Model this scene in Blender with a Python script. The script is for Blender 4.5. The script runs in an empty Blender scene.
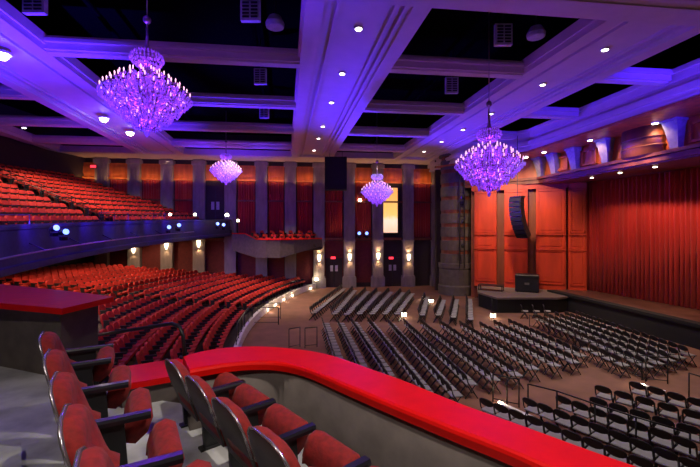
import bpy, math, random
from mathutils import Vector
random.seed(7)
SC = bpy.context.scene
COL = SC.collection
R = math.radians
H = 5.3                       # eye height above the auditorium floor; everything below is measured from eye level
F, TH, CY = 385.0, R(9.6), 230.0
c_, s_ = math.cos(TH), math.sin(TH)

# ------------------------------------------------------------------ survey helpers (photo measurements -> metres)
def rd(r, d, z=0.0): return Vector((r*c_+d*s_, d*c_-r*s_, z))
def bp(px, py, z):
    d = -F*z/(py-CY); return rd((px-350)/F*d, d, z)
def bd(px, py, d): return rd((px-350)/F*d, d, -(py-CY)*d/F)
def bY(px, py, Y):
    t = (px-350)/F; return bd(px, py, Y/(c_-t*s_))
def bX(px, py, X):
    t = (px-350)/F; return bd(px, py, X/(t*c_+s_))
def pj(v):
    r = v[0]*c_-v[1]*s_; d = v[1]*c_+v[0]*s_
    if d < .2: return (-999, -999, d)
    return (350+F*r/d, CY-F*v[2]/d, d)
def lerp_pts(pts, x):
    if x <= pts[0][0]: return pts[0][1]
    for (a, b), (c, d) in zip(pts, pts[1:]):
        if x <= c: return b+(d-b)*(x-a)/(c-a)
    return pts[-1][1]

# ------------------------------------------------------------------ materials
M = {}
def mat(name, col, rough=.6, metal=0.0, var=.15, scale=6.0, bump=.0, coat=0.0, emit=None, estr=0.0, sheen=0.0, spec=.5, trans=0.0, stretch=None):
    m = bpy.data.materials.new(name); m.use_nodes = True
    nt = m.node_tree; b = nt.nodes['Principled BSDF']
    b.inputs['Roughness'].default_value = rough; b.inputs['Metallic'].default_value = metal
    b.inputs['Coat Weight'].default_value = coat; b.inputs['Coat Roughness'].default_value = .12
    b.inputs['Specular IOR Level'].default_value = spec
    b.inputs['Sheen Weight'].default_value = sheen
    b.inputs['Transmission Weight'].default_value = trans
    tc = nt.nodes.new('ShaderNodeTexCoord'); nz = nt.nodes.new('ShaderNodeTexNoise')
    nz.inputs['Scale'].default_value = scale; nz.inputs['Detail'].default_value = 5
    if stretch:
        mp = nt.nodes.new('ShaderNodeMapping'); mp.inputs['Scale'].default_value = stretch
        nt.links.new(tc.outputs['Object'], mp.inputs['Vector']); nt.links.new(mp.outputs['Vector'], nz.inputs['Vector'])
    else: nt.links.new(tc.outputs['Object'], nz.inputs['Vector'])
    rp = nt.nodes.new('ShaderNodeValToRGB')
    rp.color_ramp.elements[0].position = .3; rp.color_ramp.elements[1].position = .7
    rp.color_ramp.elements[0].color = tuple(max(0, x*(1-var)) for x in col)+(1,)
    rp.color_ramp.elements[1].color = tuple(min(1, x*(1+var)) for x in col)+(1,)
    nt.links.new(nz.outputs['Fac'], rp.inputs['Fac']); nt.links.new(rp.outputs['Color'], b.inputs['Base Color'])
    if bump:
        bm = nt.nodes.new('ShaderNodeBump'); bm.inputs['Strength'].default_value = bump; bm.inputs['Distance'].default_value = .02
        nt.links.new(nz.outputs['Fac'], bm.inputs['Height']); nt.links.new(bm.outputs['Normal'], b.inputs['Normal'])
    if emit:
        b.inputs['Emission Color'].default_value = tuple(emit)+(1,); b.inputs['Emission Strength'].default_value = estr
    M[name] = m; return m
mat('carpet', (.20,.088,.055), .85, var=.18, scale=1.3)
mat('concrete', (.42,.42,.41), .6, var=.45, scale=2.2, bump=.15)
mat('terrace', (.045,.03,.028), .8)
mat('curb', (.75,.73,.70), .7)
mat('plaster', (.60,.50,.47), .6, var=.05, scale=2)
mat('deck_black', (.003,.003,.004), 1.0, spec=0)
mat('pilaster', (.28,.25,.235), .7, var=.2, scale=3, stretch=(1,1,.3))
mat('dark_wall', (.035,.022,.02), .7)
mat('wine_wall', (.16,.02,.016), .7, var=.2)
mat('wood', (.45,.115,.032), .45, var=.3, scale=3, stretch=(1,1,.15), coat=.15)
mat('wood_dark', (.17,.045,.022), .5, var=.3, scale=3, stretch=(1,1,.15))
mat('panel_red', (.5,.043,.012), .5, var=.2, scale=2, stretch=(1,1,.2))
mat('curtain', (.42,.014,.012), .8, var=.25, scale=2, sheen=.3, stretch=(1,1,.1))
mat('drape', (.5,.016,.012), .75, var=.2, scale=2, sheen=.3, stretch=(1,1,.1))
mat('stone_blue', (.27,.27,.32), .6, var=.2)
mat('black_metal', (.012,.012,.014), .35, metal=.0, spec=.5)
mat('black_plastic', (.014,.014,.016), .45)
mat('arm_black', (.016,.014,.02), .28, coat=.3)
mat('black_cloth', (.008,.008,.009), .9)
mat('chair_grey', (.27,.26,.255), .6)
mat('stage_floor', (.10,.045,.033), .4, var=.4, scale=1.2)
mat('platform_grey', (.16,.13,.115), .6)
mat('column_stone', (.10,.088,.085), .7, var=.2, scale=3)
mat('cap_red', (.78,.006,.004), .38, var=.06, coat=.03, spec=.18)
mat('velvet', (.27,.009,.007), .85, var=.3, scale=18, sheen=.06, bump=.2)
mat('velvet_house', (.50,.022,.012), .75, var=.25, scale=5)
mat('shell_grey', (.06,.048,.044), .55)
mat('rim', (.45,.40,.42), .25, metal=.8)
mat('box_wall', (.12,.097,.086), .75, var=.2, scale=5)
mat('fascia', (.05,.05,.07), .5, var=.2)
mat('steel', (.45,.45,.48), .3, metal=.9)
mat('crystal', (.80,.74,.92), .15, var=.05, spec=.9, emit=(.26,.04,1), estr=.3)  # emission added so the lamp-lit drops seem to glow themselves
mat('gilt', (.35,.28,.3), .3, metal=.8)
mat('bulb', (1,.9,.9), .4, emit=(1,.5,.62), estr=2.0)
mat('lens_warm', (1,.95,.9), .3, emit=(1,.86,.62), estr=22)
mat('lens_pink', (1,.95,.9), .3, emit=(1,.85,.8), estr=9)
mat('lens_blue', (.8,.8,1), .3, emit=(.16,.28,1), estr=3.2)
mat('led_warm', (1,.95,.9), .3, emit=(1,.88,.6), estr=14)
mat('sconce_glow', (1,.95,.9), .3, emit=(1,.72,.42), estr=9)
mat('exit_red', (1,.1,.1), .3, emit=(1,.03,.05), estr=2.5)
mat('diffuser', (.5,.5,.55), .5)
mat('vent_white', (.55,.55,.6), .5)

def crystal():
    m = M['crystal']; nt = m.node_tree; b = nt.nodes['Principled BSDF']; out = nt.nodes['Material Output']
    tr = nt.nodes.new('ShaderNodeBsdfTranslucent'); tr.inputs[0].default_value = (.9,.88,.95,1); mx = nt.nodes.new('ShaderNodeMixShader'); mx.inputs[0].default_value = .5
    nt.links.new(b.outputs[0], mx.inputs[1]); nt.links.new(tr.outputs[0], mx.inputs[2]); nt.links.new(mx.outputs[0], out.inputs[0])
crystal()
def glow_panel():
    m = bpy.data.materials.new('glow_panel'); m.use_nodes = True; nt = m.node_tree; b = nt.nodes['Principled BSDF']
    tc = nt.nodes.new('ShaderNodeTexCoord'); sp = nt.nodes.new('ShaderNodeSeparateXYZ'); nt.links.new(tc.outputs['Generated'], sp.inputs[0])
    nz = nt.nodes.new('ShaderNodeTexNoise'); nz.inputs['Scale'].default_value = 7; nt.links.new(tc.outputs['Generated'], nz.inputs['Vector'])
    ad = nt.nodes.new('ShaderNodeMath'); ad.operation = 'MULTIPLY_ADD'; ad.inputs[1].default_value = .25
    nt.links.new(nz.outputs['Fac'], ad.inputs[0]); nt.links.new(sp.outputs['Z'], ad.inputs[2])
    rp = nt.nodes.new('ShaderNodeValToRGB'); e = rp.color_ramp.elements
    e[0].position = .15; e[0].color = (1,.62,.42,1); e[1].position = 1.1; e[1].color = (1,.42,.06,1)
    x = e.new(.40); x.color = (1,.8,.6,1); x = e.new(.5); x.color = (1,.62,.15,1)
    nt.links.new(ad.outputs[0], rp.inputs['Fac']); nt.links.new(rp.outputs['Color'], b.inputs['Emission Color'])
    b.inputs['Emission Strength'].default_value = 1.1; b.inputs['Base Color'].default_value = (.5,.4,.3,1)
    M['glow_panel'] = m
glow_panel()

# ------------------------------------------------------------------ mesh builder
class MB:
    def __init__(s): s.v = []; s.f = []; s.mi = []; s.cur = 0
    def add(s, vs, fs):
        o = len(s.v); s.v += [tuple(x) for x in vs]; s.f += [tuple(i+o for i in f) for f in fs]; s.mi += [s.cur]*len(fs); return s
    def hexa(s, p): return s.add(p, [(0,3,2,1),(4,5,6,7),(0,1,5,4),(1,2,6,5),(2,3,7,6),(3,0,4,7)])
    def box(s, c, sz, rz=0.0, bev=0.0):
        cx, cy, cz = c; a, b, h = sz[0]/2, sz[1]/2, sz[2]/2; co, si = math.cos(rz), math.sin(rz)
        def T(x, y, z): return (cx+x*co-y*si, cy+x*si+y*co, cz+z)
        if bev <= 0:
            return s.hexa([T(*q) for q in [(-a,-b,-h),(a,-b,-h),(a,b,-h),(-a,b,-h),(-a,-b,h),(a,-b,h),(a,b,h),(-a,b,h)]])
        rings = []
        for z, i in ((-h, bev), (-h+bev, 0), (h-bev, 0), (h, bev)):
            k = bev*.6
            A, B = a-i, b-i
            rings.append([T(*q, z) for q in [(-A+k,-B),(A-k,-B),(A,-B+k),(A,B-k),(A-k,B),(-A+k,B),(-A,B-k),(-A,-B+k)]])
        return s.loft(rings)
    def loft(s, rings, closed=True, caps=True):
        n = len(rings[0]); vs = [p for r in rings for p in r]; fs = []
        for i in range(len(rings)-1):
            for j in range(n if closed else n-1):
                a = i*n+j; b = i*n+(j+1) % n; fs.append((a, b, b+n, a+n))
        if caps and closed:
            fs.append(tuple(range(n-1, -1, -1))); fs.append(tuple((len(rings)-1)*n+j for j in range(n)))
        return s.add(vs, fs)
    def prism(s, poly, z0, z1):
        return s.loft([[(x, y, z0) for x, y in poly], [(x, y, z1) for x, y in poly]])
    def tube(s, path, r, n=6):
        path = [Vector(p) for p in path]; rings = []
        for i, p in enumerate(path):
            t = (path[min(i+1, len(path)-1)]-path[max(i-1, 0)]).normalized()
            up = Vector((0, 0, 1)) if abs(t.z) < .95 else Vector((1, 0, 0))
            a = t.cross(up).normalized(); b = a.cross(t)
            rr = r[i] if isinstance(r, (list, tuple)) else r
            rings.append([p+a*math.cos(2*math.pi*k/n)*rr+b*math.sin(2*math.pi*k/n)*rr for k in range(n)])
        return s.loft(rings)
    def lathe(s, prof, c=(0,0,0), n=16, sx=1, sy=1):
        return s.loft([[(c[0]+r*sx*math.cos(2*math.pi*k/n), c[1]+r*sy*math.sin(2*math.pi*k/n), c[2]+z) for k in range(n)] for r, z in prof])
    def strip(s, secs, caps=True):          # sweep: list of equal-length closed cross-sections
        return s.loft(secs, True, caps)
    def ball(s, c, r, nu=8, nv=5):
        return s.lathe([(max(.001, r*math.sin(math.pi*i/nv)), -r*math.cos(math.pi*i/nv)) for i in range(nv+1)], c, nu)
    def octa(s, c, r, h):
        x, y, z = c
        return s.add([(x+r,y,z),(x,y+r,z),(x-r,y,z),(x,y-r,z),(x,y,z+h),(x,y,z-h)], [(0,1,4),(1,2,4),(2,3,4),(3,0,4),(1,0,5),(2,1,5),(3,2,5),(0,3,5)])
    def merge(s, other, loc=(0,0,0), rz=0.0):
        co, si = math.cos(rz), math.sin(rz); o = len(s.v)
        s.v += [(loc[0]+x*co-y*si, loc[1]+x*si+y*co, loc[2]+z) for x, y, z in other.v]
        s.f += [tuple(i+o for i in f) for f in other.f]; s.mi += other.mi; return s
    def build(s, name, mats, parent=None, smooth=False, label=None):
        me = bpy.data.meshes.new(name); me.from_pydata(s.v, [], s.f)
        ml = mats if isinstance(mats, (list, tuple)) else [mats]
        for m in ml: me.materials.append(M[m] if isinstance(m, str) else m)
        if len(ml) > 1: me.polygons.foreach_set('material_index', s.mi)
        if smooth: me.polygons.foreach_set('use_smooth', [True]*len(me.polygons))
        me.update()
        o = bpy.data.objects.new(name, me); COL.objects.link(o)
        if parent: o.parent = parent
        if label: o['label'] = label
        return o

def tag(o, label=None, cat=None, group=None, kind=None):
    if label: o['label'] = label
    if cat: o['category'] = cat
    if group: o['group'] = group
    if kind: o['kind'] = kind
    return o
def struct(o, label=None): return tag(o, label, None, None, 'structure')
def empty(name, loc=(0,0,0), rz=0.0):
    o = bpy.data.objects.new(name, None); COL.objects.link(o); o.location = loc; o.rotation_euler = (0,0,rz); o.empty_display_size = .2; return o
def copy_tree(o, parent=None):
    n = o.copy(); COL.objects.link(n)
    if parent: n.parent = parent
    for ch in list(o.children): copy_tree(ch, n)
    return n
ORD = 'zeroth first second third fourth fifth sixth seventh eighth ninth tenth eleventh twelfth thirteenth fourteenth fifteenth sixteenth seventeenth eighteenth nineteenth twentieth'.split()
def o_(n):
    if n <= 20: return ORD[n]
    tens = {2:'twenty',3:'thirty',4:'forty',5:'fifty',6:'sixty'}[n//10]
    return ({'twenty':'twentieth','thirty':'thirtieth','forty':'fortieth','fifty':'fiftieth','sixty':'sixtieth'}[tens]) if n % 10 == 0 else tens+'-'+ORD[n % 10]

def spot(name, loc, tgt, power, col, ang=60, blend=.5, rad=.08):
    l = bpy.data.lights.new(name, 'SPOT'); l.energy = power; l.color = col; l.spot_size = R(ang); l.spot_blend = blend; l.shadow_soft_size = rad
    o = bpy.data.objects.new(name, l); COL.objects.link(o); o.location = loc
    o.rotation_euler = (Vector(tgt)-Vector(loc)).to_track_quat('-Z', 'Y').to_euler(); return o
def point(name, loc, power, col, rad=.1):
    l = bpy.data.lights.new(name, 'POINT'); l.energy = power; l.color = col; l.shadow_soft_size = rad
    o = bpy.data.objects.new(name, l); COL.objects.link(o); o.location = loc; return o
def area(name, loc, tgt, power, col, sx, sy):
    l = bpy.data.lights.new(name, 'AREA'); l.shape = 'RECTANGLE'; l.size = sx; l.size_y = sy; l.energy = power; l.color = col
    o = bpy.data.objects.new(name, l); COL.objects.link(o); o.location = loc
    o.rotation_euler = (Vector(tgt)-Vector(loc)).to_track_quat('-Z', 'Y').to_euler(); return o
WARM = (1,.74,.46); AMB = (1,.55,.25); BLUE = (.05,.012,1); PURP = (.24,.025,1); WHITE = (1,.9,.8)

# ------------------------------------------------------------------ camera
cam = bpy.data.cameras.new('camera'); co = bpy.data.objects.new('camera', cam); COL.objects.link(co)
cam.sensor_width = 36; cam.lens = 36*F/700; cam.shift_y = -3.5/700; cam.clip_start = .05; cam.clip_end = 200
co.rotation_euler = (R(90), 0, -TH); SC.camera = co

CX0, CY0 = 31.0, 18.0                                   # centre of the seating arcs, upstage
def pol(rho, phi, z=0.0): return Vector((CX0-rho*math.cos(phi), CY0+rho*math.sin(phi), z))
def wallY(x): return 35.7-.05*x

# ================================================================== SETTING
struct(MB().box((-1,18,-5.4),(46,42,.2)).build('floor', 'carpet'))
# --- raked seating terrace (orchestra)
NR = 17; RHO0 = 33.75; PITCH = .95
def orow_z(k): return -5.0+.095*k
def phimax(rho): # arc meets the far side wall
    return math.asin(min(.99, (wallY(CX0-rho*.9)-.3-CY0)/rho))
t = MB()
for k in range(NR+1):
    r0 = RHO0-.62+k*PITCH; r1 = r0+PITCH; ph1 = phimax(r0); ph0 = -.42; n = 28
    secs = []
    for i in range(n+1):
        ph = ph0+(ph1-ph0)*i/n; z = orow_z(k)
        secs.append([pol(r0,ph,-5.3), pol(r1,ph,-5.3), pol(r1,ph,z), pol(r0,ph,z)])
    t.strip(secs)
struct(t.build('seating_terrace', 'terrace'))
t = MB(); secs = []
for i in range(41):
    ph = -.42+(phimax(33)-.01+.42)*i/40
    secs.append([pol(32.95,ph,-5.3), pol(33.13,ph,-5.3), pol(33.13,ph,-4.85), pol(32.95,ph,-4.85)])
t.strip(secs); struct(t.build('trim_1', 'curb'))

# --- balcony: fascia, slab, rows
def fz(phi):
    y = CY0+39.3*math.sin(phi); return .12+(y-12)*.036
BR0, BP, NB = 40.5, .88, 12
def brow_z(k, phi): return fz(phi)-.95+.345*k
t = MB(); secs = []
ph_end = phimax(39.3)-.03
for i in range(61):
    ph = -.36+(ph_end+.36)*i/60; z = fz(ph)
    secs.append([pol(39.3,ph,z-1.48), pol(39.55,ph,z-1.48), pol(39.55,ph,z), pol(39.3,ph,z), pol(39.24,ph,z-.06), pol(39.24,ph,z-.14), pol(39.3,ph,z-.18), pol(39.3,ph,z-1.2), pol(39.22,ph,z-1.24), pol(39.22,ph,z-1.44)])
t.strip(secs); struct(t.build('wall_balcony_front', 'fascia'))
t = MB()
for k in range(NB+1):
    r0 = BR0-.5+k*BP if k else 39.5; r1 = BR0-.5+(k+1)*BP; secs = []
    ph1 = phimax(r1)
    for i in range(33):
        ph = -.30+(ph1+.30)*i/32; zt = brow_z(k, ph); zb = fz(ph)-1.40
        secs.append([pol(r0,ph,zb), pol(r1,ph,zb), pol(r1,ph,zt), pol(r0,ph,zt)])
    t.strip(secs)
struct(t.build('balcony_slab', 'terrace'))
# back walls
t = MB(); secs = []
for i in range(33):
    ph = -.42+.80*i/32
    secs.append([pol(51.4,ph,-5.3), pol(51.8,ph,-5.3), pol(51.8,ph,8.6), pol(51.4,ph,8.6)])
t.strip(secs); struct(t.build('wall_rear', 'dark_wall'))

# --- far side wall
x0, x1 = -21.5, 14.2
t = MB(); t.hexa([(x0,wallY(x0),-5.3),(x1,wallY(x1),-5.3),(x1,wallY(x1)+.4,-5.3),(x0,wallY(x0)+.4,-5.3),(x0,wallY(x0),8.6),(x1,wallY(x1),8.6),(x1,wallY(x1)+.4,8.6),(x0,wallY(x0)+.4,8.6)])
struct(t.build('wall_far', 'dark_wall'))
PILPX = [64,97,131,165,198,230,261.5,290.5,319,349,377,406.5,434.5]
PIL = [bY(p, 230, 35.3).x for p in PILPX]
AW = -.05
def wl(x, off=0.0): return (x, wallY(x)-off)
for x in PIL:
    t = MB()
    t.box((x,wallY(x)-.22,.4),(1.0,.5,11.6),AW)
    t.box((x,wallY(x)-.25,-4.85),(1.25,.62,.9),AW); t.box((x,wallY(x)-.25,-4.35),(1.15,.56,.14),AW)
    t.box((x,wallY(x)-.24,5.9),(1.2,.6,.35),AW); t.box((x,wallY(x)-.24,-1.0),(1.1,.56,.14),AW)
    for q in (-.3,0,.3): t.box((x+q,wallY(x)-.48,2.3),(.14,.06,6.0),AW)
    struct(t.build('pilaster', 'pilaster'))
def pleat(p0, p1, z0, z1, n, amp, thick=.05):
    p0, p1 = Vector(p0), Vector(p1); d = (p1-p0); L = d.length; d.normalize(); nrm = Vector((-d.y, d.x, 0)); m = MB(); secs = []
    N = n*6
    for i in range(N+1):
        u = i/N; w = amp*math.sin(2*math.pi*n*u+.6*math.sin(7*u*math.pi))+amp*.35*math.sin(2*math.pi*n*.37*u+1)
        q = p0+d*L*u+nrm*w; q2 = q+nrm*thick
        secs.append([(q.x,q.y,z0),(q2.x,q2.y,z0),(q2.x,q2.y,z1),(q.x,q.y,z1)])
    return m.strip(secs)
def bay(i, w=.55): return PIL[i]+w, PIL[i+1]-w
def slab(a, b, z0, z1, o0, o1):
    m = MB(); return m.hexa([(*wl(a,o1),z0),(*wl(b,o1),z0),(*wl(b,o0),z0),(*wl(a,o0),z0),(*wl(a,o1),z1),(*wl(b,o1),z1),(*wl(b,o0),z1),(*wl(a,o0),z1)])
DOORBAY, GLOWBAY = 4, 10
tn = 2
for i in range(len(PIL)-1):
    a, b = bay(i)
    t = slab(a, b, 4.55, 5.8, 0, .2)
    m = slab(a+.3, b-.3, 4.85, 5.5, .2, .26); t.v, t.f, t.mi = t.v, t.f, t.mi; t.merge(m); t.merge(slab(a, b, 4.4, 4.56, 0, .34))
    struct(t.build('trim_%d' % tn, 'wood')); tn += 1
    t = slab(a, b, -.95, -.72, 0, .4)
    if i != DOORBAY: t.merge(slab(a, b, 2.55, 2.7, .2, .34))
    struct(t.build('trim_%d' % tn, 'wood_dark')); tn += 1
    if i != DOORBAY:
        if i != GLOWBAY:
            cu = pleat((*wl(a+.05,.13),0), (*wl(b-.05,.13),0), -.7, 4.38, 7, .05).build('wall_curtain', 'curtain', None, True)
            tag(cu, 'dark red pleated curtain on the far wall, %s bay from the banded column' % o_(len(PIL)-1-i), 'curtain', 'red curtains between the far wall pilasters')
    if i < 9 or i == 9 or i == 11:
        struct(slab(a, b, -4.9, -1.0, 0, .06).build('wall_bay', 'wine_wall' if i < 10 else 'dark_wall'))
# doors in the far wall
def door(i, z0, z1, name, win=True):
    a, b = bay(i, .62); d = slab(a, b, z0, z1, 0, .1).build(name, 'dark_wall'); struct(d)
    mx = (a+b)/2
    slab(mx-.03, mx+.03, z0+.05, z1-.1, .1, .13).build('door_seam', 'black_metal', d)
    if win:
        for q in (-.22,.22): slab(mx+q-.13, mx+q+.13, z0+(z1-z0)*(.34 if i == DOORBAY else .55), z0+(z1-z0)*(.60 if i == DOORBAY else .75), .1, .13).build('door_window', 'diffuser', d)
door(DOORBAY, .9, 3.6, 'door_1'); door(8, -5.3, -2.6, 'door_2'); door(10, -5.3, -2.6, 'door_3')
# glowing tall panel
a, b = bY(382.5,200,34.9).x, bY(397.5,200,34.9).x
g = slab(a, b, -.25, 3.95, .2, .3).build('lit_banner', 'glow_panel')
gp = empty('lit_panel', (0,0,0)); g.parent = gp; g.name = 'lit_face'
fr = slab(a-.08,b+.08,-.35,-.25,.1,.34); fr.merge(slab(a-.08,b+.08,3.95,4.05,.1,.34)); fr.merge(slab(a-.08,a,-.25,3.95,.1,.34)); fr.merge(slab(b,b+.08,-.25,3.95,.1,.34)); fr.merge(slab(a,b,-.25,3.95,.1,.2))
fr.build('frame', 'black_metal', gp); tag(gp, 'tall glowing yellow panel on the far wall beside a small chandelier', 'lit panel')

# --- banded round column left of the proscenium
cc = bd(455.5, 230, 32.2); t = MB()
prof = [(1.42,-5.3),(1.42,-4.6),(1.34,-4.5),(1.34,-3.2),(1.4,-3.1),(1.4,-2.75)]
z = -2.75
t.lathe(prof+[(1.1,-2.7),(1.1,-2.6)], (cc.x,cc.y,0), 28)
m2 = MB()
k = 0
while z < 5.6:
    col = k % 3
    t.lathe([(1.22,z),(1.22,z+.78),(1.1,z+.82)], (cc.x,cc.y,0), 28)
    m2.lathe([(1.16,z+.80),(1.16,z+1.12)], (cc.x,cc.y,0), 28); z += 1.1; k += 1
t.lathe([(1.35,z),(1.35,6.4)], (cc.x,cc.y,0), 28)
cobj = struct(t.build('banded_column', 'column_stone', None, False)); m2.build('column_band', 'wood_dark', cobj)
# dark slot walls either side of the column
t = MB(); q0, q1 = bd(438,230,33.6), bd(476,230,31.5)
for A, B in ((bd(436,230,33.8), bd(480,230,33.6)),):
    t.hexa([(A.x,A.y,-5.3),(B.x,B.y,-5.3),(B.x,B.y+.3,-5.3),(A.x,A.y+.3,-5.3),(A.x,A.y,8.6),(B.x,B.y,8.6),(B.x,B.y+.3,8.6),(A.x,A.y+.3,8.6)])
struct(t.build('wall_corner', 'dark_wall'))

ld = empty('lighting_ladder', tuple(bd(462,230,30.2)[:2])+(-3.0,))
for q in (-.2,.2): MB().tube([(q,0,0),(q,0,9.2)], .045, 6).build('upright', 'black_metal', ld)
for q in range(10): MB().tube([(-.2,0,.4+q*.92),(.2,0,.4+q*.92)], .03, 6).build('rung', 'black_metal', ld)
MB().tube([(0,0,9.2),(0,0,11.66)], .02).build('cable', 'black_metal', ld)
for q in range(4): MB().lathe([(.12,.0),(.16,.18),(.10,.36)], (0,-.16,1.6+q*1.9), 10).build('lamp_housing', 'black_metal', ld)
tag(ld, 'black vertical lighting ladder hanging before the banded column', 'lighting ladder')
# --- splayed proscenium side wall with panelling
A, B = Vector((14.75,28.2,0)), Vector((20.9,24.0,0)); D = (B-A); L = D.length; D.normalize(); NN = Vector((-D.y, D.x, 0))
if NN.x > 0: NN = -NN
def sw(u, o): q = A+D*u+NN*o; return q.x, q.y
def swbox(u0, u1, z0, z1, o0, o1):
    m = MB(); return m.hexa([(*sw(u0,o1),z0),(*sw(u1,o1),z0),(*sw(u1,o0),z0),(*sw(u0,o0),z0),(*sw(u0,o1),z1),(*sw(u1,o1),z1),(*sw(u1,o0),z1),(*sw(u0,o0),z1)])
t = swbox(-.3, L, -5.3, 5.3, -.4, 0)
struct(t.build('wall_proscenium', 'wood_dark'))  # dark wood puts the shade of the recesses into the colour
frame = MB(); ped = MB()
def framed(u0, u1, z0, z1, o=.0, w=.1, th=.07):
    frame.merge(swbox(u0,u1,z1-w,z1,o,o+th)); frame.merge(swbox(u0,u1,z0,z0+w,o,o+th))
    frame.merge(swbox(u0,u0+w,z0,z1,o,o+th)); frame.merge(swbox(u1-w,u1,z0,z1,o,o+th))
    frame.merge(swbox(u0+.2,u1-.2,z0+.2,z1-.2,o,o+th*.6))
segs = [(.0,1.6,.45),(2.15,3.75,.45),(4.3,6.2,.45),(6.35,L,.6)]
for u0, u1, o in segs:
    if o: ped.merge(swbox(u0,u1,-4.3,3.4,0,o))
    framed(u0+.08,u1-.08,-3.9,-1.45,o); framed(u0+.08,u1-.08,-1.35,-.35,o); framed(u0+.08,u1-.08,-.2,2.9,o)
    frame.merge(swbox(u0,u1,-.36,-.24,o,o+.14)); frame.merge(swbox(u0,u1,-1.45,-1.36,o,o+.12))
frame.merge(swbox(-.2,L,3.0,3.4,.3,.5))
struct(ped.build('trim_60', 'panel_red')); struct(frame.build('trim_61', 'panel_red'))

# --- stage, apron, curtain, header
t = MB(); t.prism([(18.35,24.2),(18.25,1.0),(27,1.0),(27,24.6)], -4.32, -4.2); struct(t.build('stage_floor', 'stage_floor'))
t = MB(); t.prism([(18.15,24.0),(18.0,1.0),(18.32,1.0),(18.42,24.0)], -5.3, -4.30); struct(t.build('wall_stage_front', 'black_cloth'))
t = MB(); t.prism([(18.05,24.2),(17.95,1.0),(18.45,1.0),(18.6,24.2)], -4.32, -4.17); struct(t.build('trim_62', 'black_cloth'))
t = MB(); poly = [(13.2,24.9),(13.3,22.6),(17.2,21.95),(18.3,22.3),(20.6,24.1),(14.8,28.0)]
t.prism(poly, -4.42, -4.3); struct(t.build('side_platform', 'platform_grey'))
t = MB(); poly = [(13.3,24.9),(13.4,22.7),(17.2,22.05),(18.2,22.4),(20.4,23.9),(14.8,27.8)]
t.prism(poly, -5.3, -4.42); struct(t.build('wall_platform', 'black_cloth'))
cu = pleat((20.85,24.6,0),(22.6,3.0,0), -4.19, 5.2, 78, .10, .06).build('stage_curtain', 'drape', None, True)
tag(cu, 'tall red pleated stage curtain hanging closed behind the stage apron', 'stage curtain')
HX = 18.3; HYf = 25.6
t = MB(); t.box((HX+.3,(HYf+1)/2,4.35),(.6,HYf-1,1.9)); struct(t.build('wall_header', 'wood'))
t = MB(); t.box((HX+1.5,(HYf+1)/2,3.36),(3.2,HYf-1,.12)); t.box((HX-.05,(HYf+1)/2,3.5),(.5,HYf-1,.25)); t.box((HX-.12,(HYf+1)/2,3.72),(.7,HYf-1,.16)); struct(t.build('trim_63', 'wood_dark'))
# header return that follows the splayed wall
h0 = Vector((HX,HYf-.4)); h1 = Vector((14.3,29.0))
dd = (h1-h0).normalized(); nn = Vector((-dd.y,dd.x));
if nn.x > 0: nn = -nn
def hq(p, o): return (p.x+nn.x*o, p.y+nn.y*o)
t = MB(); t.prism([hq(h0,.0),hq(h1,.0),hq(h1,-.9),hq(h0,-.9)], 3.4, 5.3); struct(t.build('wall_header_return', 'wood'))
t = MB(); t.prism([hq(h0,.3),hq(h1,.3),hq(h1,-.5),hq(h0,-.5)], 3.36, 3.62); t.prism([hq(h0,.42),hq(h1,.42),hq(h1,-.5),hq(h0,-.5)], 3.62, 3.8); struct(t.build('trim_64', 'wood_dark'))
# timber soffit and cove above
EX = 16.05
t = MB(); t.prism([(EX-.05,1),(HX+.5,1),(HX+.5,26),(15.2,30.5),(12.4,30.5),(EX-.05,23.5)], 5.18, 5.30); struct(t.build('trim_65', 'wood'))
t = MB()
edge = [(EX,1),(EX,23.2),(13.2,27.8),(13.0,33.5)]
def along(off): return [(edge[0][0]-off,edge[0][1]),(edge[1][0]-off,edge[1][1]),(edge[2][0]-off,edge[2][1]),(edge[3][0]-off,edge[3][1])]
for off, z0, z1 in ((0,5.30,5.46),(-.06,5.46,5.62),(.14,5.62,5.9),(-.05,5.9,6.15),(.02,6.15,6.5),(.18,6.5,6.68)):
    e1 = along(off); e2 = along(-.9)
    t.strip([[(*p,z0),(*q,z0),(*q,z1),(*p,z1)] for p, q in zip(e1, e2)])
struct(t.build('cove_cornice', 'plaster'))
# corbels and frames on the header
def corb(y, name='corbel'):
    t = MB(); x = HX
    for z0, z1, w0, w1, d0, d1 in ((3.8,4.15,.20,.23,.30,.34),(4.15,4.7,.23,.31,.34,.46),(4.7,5.1,.31,.38,.46,.58)):
        t.hexa([(x-d0,y-w0,z0),(x,y-w0,z0),(x,y+w0,z0),(x-d0,y+w0,z0),(x-d1,y-w1,z1),(x,y-w1,z1),(x,y+w1,z1),(x-d1,y+w1,z1)])
    t.box((x-.32,y,5.13),(.68,.86,.1))
    struct(t.build(name, 'stone_blue'))
CORB = [bX(672,140,17.9).y, bX(603,155,17.9).y, bX(572,158,17.9).y]
for y in CORB: corb(y)
for px in (553, 536):
    q = bX(px,165,17.9); corb(bX(px,165,18.0).y if px > 545 else 25.0)
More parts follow.
